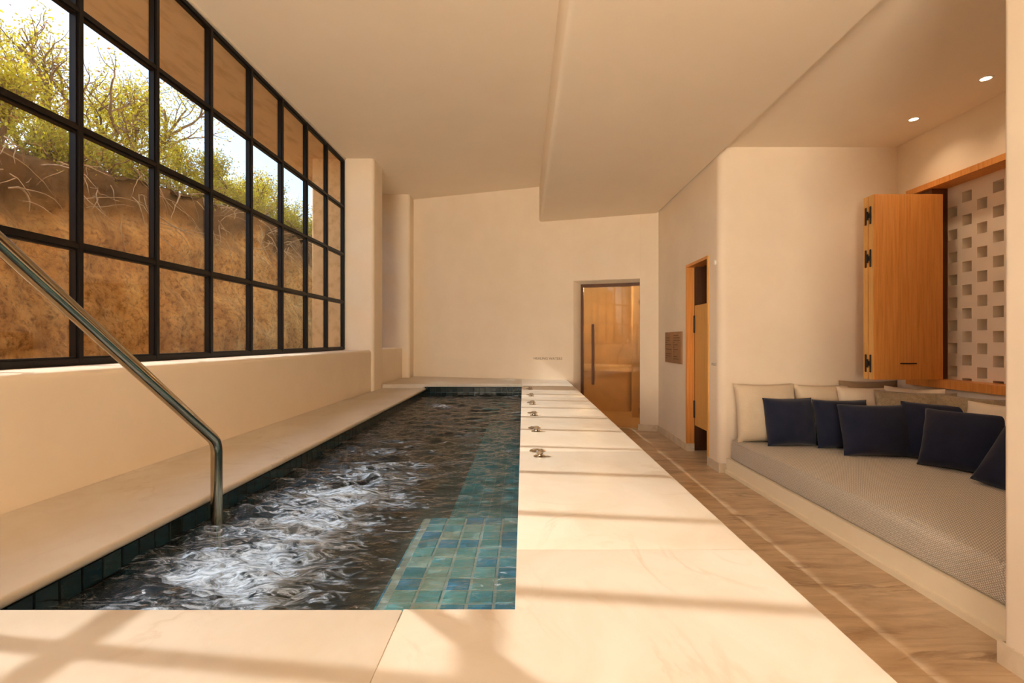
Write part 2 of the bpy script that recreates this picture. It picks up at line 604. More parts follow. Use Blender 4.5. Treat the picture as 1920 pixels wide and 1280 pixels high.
def prism(name, poly, z0, z1, mat, parent=None, smooth=True, bev_top=0.0):
    bm = bmesh.new()
    add_prism(bm, poly, z0, z1)
    if bev_top:
        es = [e for e in bm.edges if abs(e.verts[0].co.z - z1) < 1e-5 and abs(e.verts[1].co.z - z1) < 1e-5]
        bmesh.ops.bevel(bm, geom=es, offset=bev_top, segments=4, affect='EDGES', profile=0.5)
    return bm_obj(name, bm, mat, parent, smooth, 40)


def round_poly(pts, radii, seg=8):
    """plan polygon with some corners rounded"""
    out = []
    n = len(pts)
    for i in range(n):
        p = Vector(pts[i])
        r = radii[i] if i < len(radii) else 0
        if not r:
            out.append((p.x, p.y))
            continue
        a = (Vector(pts[i - 1]) - p).normalized()
        b = (Vector(pts[(i + 1) % n]) - p).normalized()
        half = a.angle(b) / 2
        t = r / math.tan(half)
        c = p + (a + b).normalized() * (r / math.sin(half))
        s = p + a * t - c
        e = p + b * t - c
        a0 = math.atan2(s.y, s.x)
        a1 = math.atan2(e.y, e.x)
        d = (a1 - a0 + math.pi) % (2 * math.pi) - math.pi
        for k in range(seg + 1):
            q = a0 + d * k / seg
            out.append((c.x + r * math.cos(q), c.y + r * math.sin(q)))
    return out


def add_tube(bm, pts, rad, n=10, caps=True):
    pts = [Vector(p) for p in pts]
    rads = rad if isinstance(rad, (list, tuple)) else [rad] * len(pts)
    rings = []
    up = Vector((0, 0, 1))
    prev = None
    for i, p in enumerate(pts):
        if i == 0:
            t = pts[1] - pts[0]
        elif i == len(pts) - 1:
            t = pts[-1] - pts[-2]
        else:
            t = (pts[i + 1] - p).normalized() + (p - pts[i - 1]).normalized()
        if t.length < 1e-9:
            t = Vector((0, 0, 1))
        t.normalize()
        if prev is None:
            s = t.cross(up)
            if s.length < 1e-3:
                s = t.cross(Vector((1, 0, 0)))
        else:
            s = prev - t * prev.dot(t)
            if s.length < 1e-6:
                s = t.cross(Vector((1, 0, 0)))
        s.normalize()
        prev = s
        u = t.cross(s)
        rings.append([bm.verts.new(p + (s * math.cos(2 * math.pi * k / n) + u * math.sin(2 * math.pi * k / n)) * rads[i]) for k in range(n)])
    for a, b in zip(rings, rings[1:]):
        for k in range(n):
            bm.faces.new((a[k], a[(k + 1) % n], b[(k + 1) % n], b[k]))
    if caps:
        bm.faces.new(rings[0][::-1])
        bm.faces.new(rings[-1])


def add_lathe(bm, prof, n=24, cx=0, cy=0):
    """prof: list of (radius, z)"""
    rings = []
    for r, z in prof:
        if r < 1e-6:
            rings.append([bm.verts.new((cx, cy, z))])
        else:
            rings.append([bm.verts.new((cx + r * math.cos(2 * math.pi * k / n), cy + r * math.sin(2 * math.pi * k / n), z)) for k in range(n)])
    for a, b in zip(rings, rings[1:]):
        if len(a) == 1 and len(b) == 1:
            continue
        for k in range(n):
            j = (k + 1) % n
            if len(a) == 1:
                bm.faces.new((a[0], b[j], b[k]))
            elif len(b) == 1:
                bm.faces.new((a[k], a[j], b[0]))
            else:
                bm.faces.new((a[k], a[j], b[j], b[k]))


def empty(name, loc=(0, 0, 0), rz=0.0):
    o = bpy.data.objects.new(name, None)
    o.empty_display_size = 0.1
    COL.objects.link(o)
    o.location = loc
    o.rotation_euler = (0, 0, rz)
    return o


def tag(o, label, cat, group=None, kind=None):
    o['label'] = label
    o['category'] = cat
    if group:
        o['group'] = group
    if kind:
        o['kind'] = kind
    return o


def struct(o, label=None):
    o['kind'] = 'structure'
    if label:
        o['label'] = label
    return o


def link_copy(o, parent, loc, name=None, rot=None):
    c = o.copy()
    COL.objects.link(c)
    c.parent = parent
    c.location = loc
    if rot:
        c.rotation_euler = rot
    return c


FL = 0.0                 # floor level
DK = Z(-0.662)           # right and near deck
DL = Z(-0.718)           # left deck, a little lower
WZ = Z(-0.825)           # water
CH = Z(2.56)             # high ceiling
CLOW = Z(1.97)           # low ceiling
CALC = Z(2.06)           # alcove ceiling
SILL = Z(-0.145)
PX0, PX1, PY0, PY1 = -1.45, -0.02, 1.232, 7.47      # pool opening
YB = -4.2                # rear end of the room, behind the camera

# ------------------------------------------------------------------ room shell
struct(box('ceiling', -2.85, 0.30, YB, 9.6, CH, CH + 0.2, CEIL), 'high cream plaster ceiling above the pool')
bm = bmesh.new()
add_box(bm, 0.27, 2.075, YB, 9.6, CLOW, CH + 0.2)
es = [e for e in bm.edges if abs(e.verts[0].co.x - 0.27) < 1e-4 and abs(e.verts[1].co.x - 0.27) < 1e-4 and abs(e.verts[0].co.z - CLOW) < 1e-4 and abs(e.verts[1].co.z - CLOW) < 1e-4]
bmesh.ops.bevel(bm, geom=es, offset=0.05, segments=5, affect='EDGES', profile=0.5)
struct(bm_obj('ceiling', bm, CEIL, None, True), 'lowered cream plaster ceiling over the walkway')
struct(box('ceiling', 2.075, 4.5, 1.9, 5.7, CALC, CALC + 0.3, CEIL), 'plaster ceiling of the seating alcove')

# floor slabs on a screed
floor = struct(box('floor', -2.9, 4.5, YB, 9.0, -0.12, -0.022, GROUT_D), 'brown veined marble floor beside the raised pool')
ys = [YB, -2.68, -1.48, -0.28, 0.92, 2.12, 3.32, 4.52, 5.72, 6.92, 8.6]
for a, b in zip(ys, ys[1:]):
    box('slab', 0.66, 2.45, a + 0.0012, b - 0.0012, -0.022, 0.0, FLOORM, floor)

# left side: window wall
VW = -2.545
WY0, WY1 = -1.12, 7.08
lowwall = prism('wall_left', round_poly([(-2.15, YB), (-2.15, 7.2), (-2.75, 7.2), (-2.75, YB)], [0, 0, 0, 0]), 0.0, SILL, PLASTER, None, True, 0.035)
struct(lowwall, 'low cream plaster wall with sill under the big window')
struct(prism('wall_left', round_poly([(-2.11, 7.08), (-2.11, 7.54), (-2.57, 7.54), (-2.57, 7.08)], [0.045, 0.045, 0, 0]), 0.0, CH, PLASTER), 'plaster pier at the end of the big window')
struct(prism('wall_left', round_poly([(-2.13, 7.5), (-2.13, 8.9), (-2.75, 8.9), (-2.75, 7.5)], []), 0.0, SILL + 0.01, PLASTER, None, True, 0.025), 'low plaster wall under the hidden second window')
struct(prism('wall_left', round_poly([(-2.0, 8.82), (-2.0, 9.5), (-2.75, 9.5), (-2.75, 8.82)], [0.05, 0, 0, 0]), 0.0, CH, PLASTER), 'plaster pier in the far left corner')
struct(box('wall_left', -2.75, -2.50, YB, WY0, SILL - 0.02, CH, PLASTER), 'plaster wall behind the camera on the window side')
struct(box('wall_left', -2.562, -2.50, WY0 - 0.01, 9.4, Z(2.545), CH + 0.1, PLASTER), 'plaster strip above the window')

# unseen rear wall; opening and upstand shaped to steer the fill light
struct(boxes('wall_unseen_rear', [(-2.75, -2.5, YB - 0.2, YB, 0, CH), (0.5, 2.4, YB - 0.2, YB, 0, CH), (-2.5, 0.5, YB - 0.2, YB, Z(1.8), CH), (-2.5, 0.5, YB - 0.2, YB, 0, 0.75)], PLASTER), 'unseen rear wall with an opening placed to admit the fill light')

# right side
struct(prism('wall_right', round_poly([(2.1, YB), (2.3, YB), (2.3, 2.0), (4.4, 2.0), (4.4, 2.2), (2.1, 2.2)], [0, 0, 0, 0, 0, 0.03]), 0.0, CALC + 0.05, PLASTER), 'plaster wall at the near end of the seating alcove')
DY0, DY1, DTOP = 5.66, 6.43, Z(0.955)
struct(prism('wall_right', round_poly([(2.1, 5.36), (4.4, 5.36), (4.4, 5.56), (2.27, 5.56), (2.27, DY0), (2.1, DY0)], [0.09, 0, 0, 0, 0, 0]), 0.0, CALC + 0.05, PLASTER), 'plaster end wall of the alcove with a rounded corner')
struct(box('wall_right', 2.1, 2.185, DY1, 7.9, 0, CALC, PLASTER), 'plaster wall with the two wooden plaques')
struct(box('wall_right', 2.1, 2.27, DY0 - 0.001, DY1 + 0.001, DTOP, CALC, PLASTER), 'plaster above the wooden side door')
# alcove back wall with an opening for the shuttered screen
AX = 4.0
OY0, OY1, OZ0, OZ1 = 3.0, 5.17, Z(-0.455), Z(1.53)
struct(boxes('wall_alcove', [(AX, 4.25, OY1, 5.5, 0, CALC + .05), (AX, 4.25, 2.1, OY0, 0, CALC + .05), (AX, 4.25, OY0, OY1, 0, OZ0), (AX, 4.25, OY0, OY1, OZ1, CALC + .05)], PLASTER), 'plaster wall behind the cushions, around the shuttered opening')

# back wall, turned a little towards the walkway
BA = math.atan(-1 / 3)
back = empty('wall_back', (-1.8, 9.08, 0), BA)
struct(back, 'cream plaster back wall with the glass door')
prism('wall_part', round_poly([(-1.1, 0), (2.762, 0), (2.861, 0.12), (2.861, 0.25), (-1.1, 0.25)], [0, 0.03, 0, 0, 0]), 0, CH + 0.05, PLASTER, back)
prism('wall_part', round_poly([(3.814, 0), (4.32, 0), (4.32, 0.25), (3.90, 0.25), (3.90, 0.12)], [0.012]), 0, CH + 0.05, PLASTER, back)
bm = bmesh.new()
prof = [(0, CH + .05), (0, Z(0.975)), (0.004, Z(0.962)), (0.12, Z(0.915)), (0.25, Z(0.915)), (0.25, CH + .05)]
lo = [bm.verts.new((2.72, p[0] + .0008, p[1])) for p in prof]
hi = [bm.verts.new((3.83, p[0] + .0008, p[1])) for p in prof]
bm.faces.new(lo)
bm.faces.new(hi[::-1])
for i in range(len(prof)):
    j = (i + 1) % len(prof)
    bm.faces.new((lo[i], lo[j], hi[j], hi[i]))
bm_obj('wall_part', bm, PLASTER, back)

# skirting
struct(box('baseboard_right', 2.088, 2.1, DY1 + 0.004, 7.78, 0, 0.10, SKIRT), 'marble skirting under the plaques')
struct(prism('baseboard_right', [(2.088, 5.352), (2.165, 5.352), (2.165, 5.36), (2.1, 5.36), (2.1, DY0 - .004), (2.088, DY0 - .004)], 0, 0.10, SKIRT, None, False), 'marble skirting around the alcove corner')
struct(prism('baseboard_near', [(2.088, YB), (2.1, YB), (2.1, 2.2), (2.16, 2.2), (2.16, 2.21), (2.088, 2.21)], 0, 0.10, SKIRT, None, False), 'marble skirting of the near right wall')
sk = box('baseboard_back', 3.80, 4.10, -0.012, 0.0, 0, 0.10, SKIRT)
sk.parent = None
sk.location = back.location
sk.rotation_euler = back.rotation_euler
struct(sk, 'marble skirting beside the glass door')


# ------------------------------------------------------------------ the steel window
def steel_window(name, label, vlines, hlines, x=VW, w=0.05, d=0.036):
    root = empty(name, (x, vlines[0], hlines[0]))
    struct(root, label)
    y0, y1, z0, z1 = vlines[0], vlines[-1], hlines[0], hlines[-1]

    def part(nm, b, m):
        o = box(nm, *b, m)
        o.parent = root
        o.location = (-x, -vlines[0], -hlines[0])
        return o
    for i, y in enumerate(vlines):
        bm = bmesh.new()
        add_box(bm, x - d / 2, x + d / 2, y - w / 2, y + w / 2, z0 - .01, z1 + .01)
        add_box(bm, x + d / 2, x + d / 2 + 0.012, y - w * .27, y + w * .27, z0 - .01, z1 + .01)
        o = bm_obj('mullion', bm, BLACK, root)
        o.location = (-x, -vlines[0], -hlines[0])
    for z in hlines:
        bm = bmesh.new()
        add_box(bm, x - d / 2 + .001, x + d / 2 - .001, y0, y1, z - w / 2, z + w / 2)
        add_box(bm, x + d / 2, x + d / 2 + 0.010, y0, y1, z - w * .27, z + w * .27)
        o = bm_obj('transom', bm, BLACK, root)
        o.location = (-x, -vlines[0], -hlines[0])
    for a, b in zip(vlines, vlines[1:]):
        for c, e in zip(hlines, hlines[1:]):
            part('pane', (x - .003, x + .003, a + w / 2 - .004, b - w / 2 + .004, c + w / 2 - .004, e - w / 2 + .004), GLASS)
    return root


V1 = [-1.10, -0.52, 0.08, 0.68, 1.28] + [7.08 - 0.6 * k - 0.025 for k in range(9, -1, -1)]
H1 = [Z(-0.12), Z(0.531), Z(1.20), Z(1.868), Z(2.522)]
steel_window('window_1', 'large black steel window with a grid of square panes', V1, H1)
steel_window('window_2', 'second black steel window hidden behind the pier', [7.56, 8.18, 8.80], H1)

# ------------------------------------------------------------------ outside: eave, ground
struct(boxes('trim_1', [(-3.47, -2.565, YB, 9.6, Z(2.55), Z(2.95))], STONE), 'ochre stone eave soffit outside the window')
struct(prism('trim_2', round_poly([(-2.572, 7.06), (-2.572, 7.5), (-2.98, 7.5), (-2.98, 7.06)], [0, 0, 0.03, 0.03]), Z(-1.5), Z(2.55), STONE), 'ochre stone pier outside the end of the window')
struct(box('wall_bounce', -3.05, -2.8, YB - 4, 13, Z(2.95), Z(7.5), PLASTER), 'unseen plaster facade above the window, added to bounce sun onto the bank')  # unseen wall added to throw sunlight onto the bank
struct(box('ground', -14, -2.75, -12, 26, -0.35, -0.08, SOIL), 'bare ground between the window and the earth bank')
struct(box('bounce_ground', -14, 14, -16, YB - 0.0, -0.15, -0.05, SKIRT), 'unseen pale stone ground behind the camera, added to bounce sun')  # unseen ground added to bounce sunlight towards the rear opening

# ------------------------------------------------------------------ pool surround
deck = empty('pool_deck', (0, 0, 0))
tag(deck, 'raised cream marble deck framing the sunken pool', 'deck')
T = 0.035
J = 0.0013
yj = [PY0, 1.583, 2.98, 4.38, 5.78, PY1]
# right arm: slabs between pool and walkway
first = True
prism('slab', [(-0.295 + J, -0.6), (0.723, -0.6), (0.723, 1.583 - J), (PX1, 1.583 - J), (PX1, PY0), (-0.295 + J, PY0)], DK - T, DK, DECK, deck, False)
ycuts = [1.583, 2.98, 4.38, 5.78, 7.18]
for a, b in zip(ycuts, ycuts[1:]):
    y0 = a + J
    box('slab', PX1, 0.723, y0, b - J, DK - T, DK, DECK, deck, 0.003, 2)
xa = PX1 - 0.004


def on_back(x):
    return 8.48 - x / 3.0


prism('slab', [(PX1, 7.18 + J), (0.723, 7.18 + J), (0.723, on_back(0.723) - 0.003), (PX1, on_back(PX1) - 0.003)], DK - T, DK, DECK, deck, False)
prism('slab', [(-2.10, PY1), (PX1 - J, PY1), (PX1 - J, on_back(PX1) - 0.003), (-1.98, on_back(-1.98) - 0.003), (-1.98, 8.8), (-2.10, 8.8)], DK - T, DK, DECK, deck, False)
# near slabs
box('slab', -1.50 + J, -0.295 - J, -0.6, PY0, DK - T, DK, DECK, deck, 0.003, 2)
box('slab', -2.14, -1.50 - J, -0.6, PY0, DK - T, DK, DECK, deck, 0.003, 2)
# left arm, lower, with a rounded nose
for a, b in zip([PY0, 2.9, 4.5, 6.1], [2.9, 4.5, 6.1, PY1]):
    bm = bmesh.new()
    add_box(bm, -2.15 if b < 7 else -2.11, PX0, a + J, b - J, DL - T, DL)
    es = [e for e in bm.edges if abs(e.verts[0].co.x - PX0) < 1e-4 and abs(e.verts[1].co.x - PX0) < 1e-4 and abs(e.verts[0].co.y - e.verts[1].co.y) > .1]
    bmesh.ops.bevel(bm, geom=es, offset=0.014, segments=4, affect='EDGES', profile=0.5)
    bm_obj('slab', bm, DECK, deck, True)
# masonry body below (walkway side face is marble too)
boxes('body', [(PX1 + 0.05, 0.712, -0.6, 8.2, 0, DK - .0025), (-2.13, PX1 + .05, -0.6, PY0 - 0.05, 0, DK - .0025),
               (-2.11, PX0 - 0.06, PY0 - .05, PY1, 0, DL - T), (-2.1, PX1 + .05, PY1 + 0.05, 8.4, 0, DK - T), (-2.1, -1.5, PY1, PY1 + .05, 0, DK - T)], DECK, deck)

pool = empty('pool', (PX0, PY0, 0))
tag(pool, 'long narrow sunken pool lined with blue-green glazed tiles', 'pool')
OFF = (-PX0, -PY0, 0)


def pool_part(o):
    o.parent = pool
    o.location = (o.location.x - PX0, o.location.y - PY0, o.location.z)
    return o


PB = Z(-2.0)                                    # pool floor
BSN = PX0 - 0.022
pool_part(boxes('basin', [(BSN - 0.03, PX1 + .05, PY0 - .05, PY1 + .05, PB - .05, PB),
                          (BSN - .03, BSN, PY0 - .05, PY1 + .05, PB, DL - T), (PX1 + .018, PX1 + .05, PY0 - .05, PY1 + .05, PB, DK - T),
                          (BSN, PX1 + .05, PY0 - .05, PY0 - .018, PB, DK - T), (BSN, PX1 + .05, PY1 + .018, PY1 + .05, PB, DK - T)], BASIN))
# submerged bench along the walkway side and the entry step
SX0 = -0.515
STEPZ = WZ - 0.105
pool_part(box('seat_ledge', SX0, PX1 + .018, 2.63, PY1 + .018, PB, WZ - 0.42, BENCHT))
pool_part(box('entry_step', SX0 + .004, PX1 + .018, PY0 - .018, 2.62, PB, STEPZ - 0.0035, GROUT))
pool_part(box('lower_step', SX0 - 0.45, SX0, PY0 - .018, 1.75, PB, WZ - 0.36, BENCHT))
# tiles
TS = 0.0823


def tile_mesh(s, th, b):
    bm = bmesh.new()
    add_box(bm, -s / 2, s / 2, -s / 2, s / 2, 0, th)
    es = [e for e in bm.edges if e.verts[0].co.z > th - 1e-6 and e.verts[1].co.z > th - 1e-6]
    bmesh.ops.bevel(bm, geom=es, offset=b, segments=1, affect='EDGES')
    me = bpy.data.meshes.new('tile')
    bmesh.ops.recalc_face_normals(bm, faces=bm.faces)
    bm.to_mesh(me)
    bm.free()
    return me


tm_step = tile_mesh(0.095 - 0.008, 0.012, 0.004)
tm_step.materials.append(TILE_STEP)
tm_wall = tile_mesh(TS - 0.0035, 0.010, 0.003)
tm_wall.materials.append(TILE_SHADED)


def tile(me, loc, rot):
    o = bpy.data.objects.new('tile', me)
    COL.objects.link(o)
    o.parent = pool
    o.location = (loc[0] - PX0, loc[1] - PY0, loc[2])
    o.rotation_euler = rot
    return o


jit = lambda a: random.uniform(-a, a)
nx = 5
for i in range(6):
    for j in range(15):
        x = PX1 + 0.010 - 0.095 * (i + .5)
        y = PY0 + 0.095 * (j + .5) - 0.03
        if x - .047 < SX0 - .06 or y > 2.60:
            continue
        tile(tm_step, (x, y, STEPZ - .012 + jit(.0008)), (jit(.02), jit(.02), jit(.008)))
# nosing tiles hang on the step's open side
for j in range(15):
    y = PY0 + 0.095 * (j + .5) - 0.03
    if y < 2.60:
        tile(tm_step, (SX0 + .004, y, STEPZ - .05), (jit(.01), R(-90), 0))
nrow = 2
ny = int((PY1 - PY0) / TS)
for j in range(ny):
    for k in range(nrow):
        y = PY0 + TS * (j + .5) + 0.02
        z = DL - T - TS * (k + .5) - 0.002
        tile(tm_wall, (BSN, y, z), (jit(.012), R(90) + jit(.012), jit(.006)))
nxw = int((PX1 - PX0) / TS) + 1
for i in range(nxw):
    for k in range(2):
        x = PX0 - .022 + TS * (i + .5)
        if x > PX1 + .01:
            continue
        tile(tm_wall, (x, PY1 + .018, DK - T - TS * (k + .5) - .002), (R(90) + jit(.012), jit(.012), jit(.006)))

# ------------------------------------------------------------------ water
def make_water_mesh():
    x0, x1, y0, y1 = BSN + .011, PX1 + .017, PY0 - .017, PY1 + .007
    nx, ny = 120, 520
    xs = np.linspace(x0, x1, nx)
    ysx = np.linspace(y0, y1, ny)
    Xg, Yg = np.meshgrid(xs, ysx, indexing='ij')
    rng = np.random.RandomState(3)
    H = np.zeros_like(Xg)
    for k in range(90):
        lam = rng.uniform(0.05, 0.30)
        ang = math.pi / 2 + rng.uniform(-1.0, 1.0)
        kx, ky = math.cos(ang) * 2 * math.pi / lam, math.sin(ang) * 2 * math.pi / lam
        amp = 0.0019 * (lam / 0.30) ** 0.9 * rng.uniform(.5, 1)
        ph = rng.uniform(0, 6.28)
        wob = 0.6 * np.sin(2 * math.pi * (Xg * rng.uniform(.5, 1.6) + Yg * rng.uniform(-.6, .6)) + ph)
        s = np.sin(kx * Xg + ky * Yg + ph + wob)
        H += amp * (s - 0.35 * np.cos(2 * (kx * Xg + ky * Yg + ph + wob)))
    # calmer over the shallow step, wilder in the deep part by the handrail
    calm = np.clip((Xg - SX0 + .12) / .2, 0, 1) * np.clip((2.85 - Yg) / .3, 0, 1)
    H *= (1.0 - 0.82 * calm)
    H *= 1.0 + 0.7 * np.exp(-((Xg + 1.05) ** 2 / .12 + (Yg - 2.4) ** 2 / 1.4))
    # a bubbling spring near the far end
    d2 = (Xg + 1.0) ** 2 + (Yg - 6.2) ** 2
    H += 0.03 * np.exp(-d2 / .012) - 0.012 * np.exp(-d2 / .05)
    verts = np.stack([Xg, Yg, WZ + H], -1).reshape(-1, 3)
    idx = np.arange(nx * ny).reshape(nx, ny)
    f = np.stack([idx[:-1, :-1], idx[1:, :-1], idx[1:, 1:], idx[:-1, 1:]], -1).reshape(-1, 4)
    me = bpy.data.meshes.new('pool_water')
    me.from_pydata(verts.tolist(), [], f.tolist())
    ch = np.exp(-((Xg + 0.98) ** 2 / .13 + (Yg - 2.15) ** 2 / 1.5)) * (1 - calm) + 0.8 * np.exp(-d2 / .03)  # first term masks the painted reflections, last term the spring's bubbles
    ca = me.attributes.new('sheen_foam', 'FLOAT', 'POINT')
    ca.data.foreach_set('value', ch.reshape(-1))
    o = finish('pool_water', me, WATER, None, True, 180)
    return o


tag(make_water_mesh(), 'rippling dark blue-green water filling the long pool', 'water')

# ------------------------------------------------------------------ handrail
rail = empty('handrail', (-1.37, 2.24, WZ))
tag(rail, 'polished steel handrail sloping down into the pool', 'handrail')


def rail_path():
    P = [(-1.37, 2.24, PB + .3), (-1.37, 2.24, Z(-0.50))]
    # small bend, then the 38 degree slope
    a = Vector((-1.37, 2.24, Z(-0.455)))
    d = Vector((0, -0.92, 0.70)).normalized()
    for t in (0.25, .5, .75):
        u = Vector((0, 0, -1)) * (.045 * (1 - t) ** 2) + d * (.045 * t ** 2)
        P.append(tuple(a + u))
    P.append(tuple(a + d * .045))
    P.append(tuple(a + d * 1.55))
    top = a + d * 1.55
    P += [tuple(top + Vector((0, -.06, .012))), tuple(top + Vector((0, -.12, -.03))), tuple(top + Vector((0, -.14, -.10))), (top.x, top.y - .14, DK)]
    return P


bm = bmesh.new()
add_tube(bm, rail_path(), 0.0235, 20)
o = bm_obj('rail_tube', bm, BRASSY, rail, True, 60)
o.location = (1.37, -2.24, -WZ)
bm = bmesh.new()
tp = rail_path()[-1]
add_lathe(bm, [(0, DK), (.05, DK), (.05, DK + .008), (.026, DK + .014), (.024, DK + .02)], 24, tp[0], tp[1])
o = bm_obj('base_flange', bm, BRASSY, rail, True, 40)
o.location = (1.37, -2.24, -WZ)

# ------------------------------------------------------------------ deck fittings: air valves
def make_disc():
    r = empty('deck_jet')
    bm = bmesh.new()
    add_lathe(bm, [(0, 0.0015), (0, 0), (.047, 0), (.047, .003), (.042, .006), (.018, .008), (.016, .0065), (0, .0065)][1:], 28)
    bm_obj('plate', bm, NICKEL, r, True, 30)
    bm = bmesh.new()
    for k in range(3):
        a = k * 2.094 + .4
        add_lathe(bm, [(0, .0065), (.005, .0065), (.005, .0095), (0, .011)], 10, .028 * math.cos(a), .028 * math.sin(a))
    bm_obj('screw', bm, BRASSY, r, True, 30)
    return r


def make_knob():
    r = empty('air_valve_knob')
    bm = bmesh.new()
    add_lathe(bm, [(0, 0), (.036, 0), (.036, .003), (.030, .006), (.014, .007), (.013, .016)], 28)
    bm_obj('flange', bm, NICKEL, r, True, 30)
    bm = bmesh.new()
    add_lathe(bm, [(.012, .012), (.020, .018), (.0225, .026), (.0225, .032), (.019, .036), (0, .037)], 24)
    bm_obj('cap', bm, NICKEL, r, True, 30)
    return r


ords = ['nearest', 'second nearest', 'third', 'fourth', 'fifth', 'farthest']
d0, k0 = make_disc(), make_knob()
for i, y in enumerate([2.99, 3.77, 4.54, 5.30, 6.04, 6.84]):
    for root, dx, dy, nm in ((d0, .084, 0, 'disc'), (k0, .094, -.14, 'knob')):
        if i == 0:
            o = root
        else:
            o = root.copy()
            COL.objects.link(o)
            for ch in list(root.children):
                c = ch.copy()
                COL.objects.link(c)
                c.parent = o
        o.location = (dx, y + dy, DK)
        if nm == 'disc':
            tag(o, 'flat round nickel cover set in the pool deck, %s from the camera' % ords[i], 'deck fitting', 'flat covers along the pool edge')
        else:
            tag(o, 'small nickel air valve knob on the pool deck, %s from the camera' % ords[i], 'valve', 'valve knobs along the pool edge')

# ------------------------------------------------------------------ glass door in the back wall
door = empty('door_1', back.location, BA)
struct(door, 'tall glass door with dark walnut frame and long handle')
zt = Z(0.915)
box('door_frame', 2.861, 3.93, 0.115, 0.165, zt - 0.05, zt, WOOD_D, door)
box('door_frame', 2.861, 2.905, 0.115, 0.165, 0.0, zt - 0.05, WOOD_D, door)
box('pane', 2.905, 3.862, 0.135, 0.145, 0.012, zt - .05, DOORGLASS, door)
box('door_frame', 3.868, 3.93, 0.115, 0.165, 0.0, zt - 0.05, WOOD_D, door)
hb = bmesh.new()
hx = 2.905 + 0.165
add_box(hb, hx - .022, hx + .022, 0.075, 0.10, Z(-0.73), Z(0.255))
for zz in (Z(-0.6), Z(0.12)):
    add_box(hb, hx - .01, hx + .01, 0.10, 0.135, zz - .01, zz + .01)
bm_obj('handle', hb, WOOD_D, door)
for zz in (Z(0.60), Z(-1.13)):
    box('clamp', 3.80, 3.875, 0.125, 0.155, zz - .045, zz + .045, NICKEL, door, .004, 2)
# steam room behind the glass
sr = empty('wall_steam_room', back.location, BA)
struct(sr, 'amber plaster steam room behind the glass door')
boxes('wall_part', [(1.9, 2.0, .25, 2.6, 0, Z(1.2)), (4.7, 4.8, .25, 2.6, 0, Z(1.2)), (1.9, 4.8, 2.5, 2.6, 0, Z(1.2)), (1.9, 4.8, .25, 2.6, Z(1.1), Z(1.2)), (1.9, 4.8, 0.0, 2.6, -.1, 0.001)], AMBER, sr)
prism('wall_part', round_poly([(3.55, 1.3), (4.7, 1.3), (4.7, 2.5), (3.55, 2.5)], [.06, 0, 0, 0]), 0, Z(1.1), AMBER, sr)
sb = empty('steam_bench', back.location, BA)
tag(sb, 'pale curved bench seen through the glass door', 'bench')
prism('seat', round_poly([(2.05, 1.9), (3.5, 1.9), (3.5, 2.45), (2.05, 2.45)], [0, .12, 0, 0]), Z(-.62), Z(-.50), PLASTER, sb, True, .03)
prism('base', round_poly([(2.05, 1.98), (3.45, 1.98), (3.45, 2.45), (2.05, 2.45)], [0, .1, 0, 0]), 0.002, Z(-.62), AMBER, sb)
pl = bpy.data.lights.new('steam_fill', 'POINT')  # unseen fill light added to brighten the room behind the glass
pl.energy = 19
pl.color = (1.0, 0.84, 0.62)
pl.shadow_soft_size = 0.12
plo = bpy.data.objects.new('steam_fill', pl)
COL.objects.link(plo)
c, s = math.cos(BA), math.sin(BA)
lx, ly = 3.0, 1.1
plo.location = (-1.8 + lx * c - ly * s, 9.08 + lx * s + ly * c, Z(0.95))

# ------------------------------------------------------------------ wooden side door in the right wall
sd = empty('door_2', (2.1, DY0, 0))
struct(sd, 'narrow teak saloon door in a teak lined opening')


def sdp(nm, b, m, bev=0):
    o = box(nm, *b, m, sd, bev, 2)
    o.location = (-2.1, -DY0, 0)
    return o


sdp('door_frame', (2.085, 2.183, DY0, DY0 + .035, 0.10, DTOP), WOOD_L)
sdp('door_frame', (2.085, 2.183, DY1 - .035, DY1, 0.10, DTOP), WOOD)
sdp('door_frame', (2.085, 2.183, DY0 + .035, DY1 - .035, DTOP - .035, DTOP), WOOD)
sdp('door_stop', (2.183, 2.29, DY0 + .02, DY1 - .022, DTOP - .022, DTOP), WOOD)
sdp('plinth_block', (2.088, 2.185, DY1 - .034, DY1 + .002, 0, 0.10), SKIRT)
sdp('plinth_block', (2.088, 2.30, DY0 - .002, DY0 + .034, 0, 0.10), SKIRT)
leaf = sdp('door_leaf', (2.185, 2.222, DY0 + .04, DY1 - .045, 0.335, Z(0.436)), WOOD_L)
for zz in (Z(0.20), Z(-0.88)):
    h = box('hinge', 2.168, 2.186, DY1 - .062, DY1 - .036, zz - .11, zz + .11, IRON, leaf, .004, 2)
# inner lobby behind it, clad in dark wood
lob = boxes('wall_lobby', [(2.186, 3.3, DY1 + .02, DY1 + .12, 0, DTOP + .1), (3.3, 3.4, 5.56, DY1 + .1, 0, DTOP + .1), (2.28, 3.4, 5.56, DY1 + .1, DTOP + .05, DTOP + .15)], WOOD_D)
struct(lob, 'dark wood cladding seen above and below the saloon door')
struct(box('wall_lobby', 2.62, 2.66, 6.15, DY1 + .02, 0, DTOP, WOOD), 'brown timber post inside the saloon door')

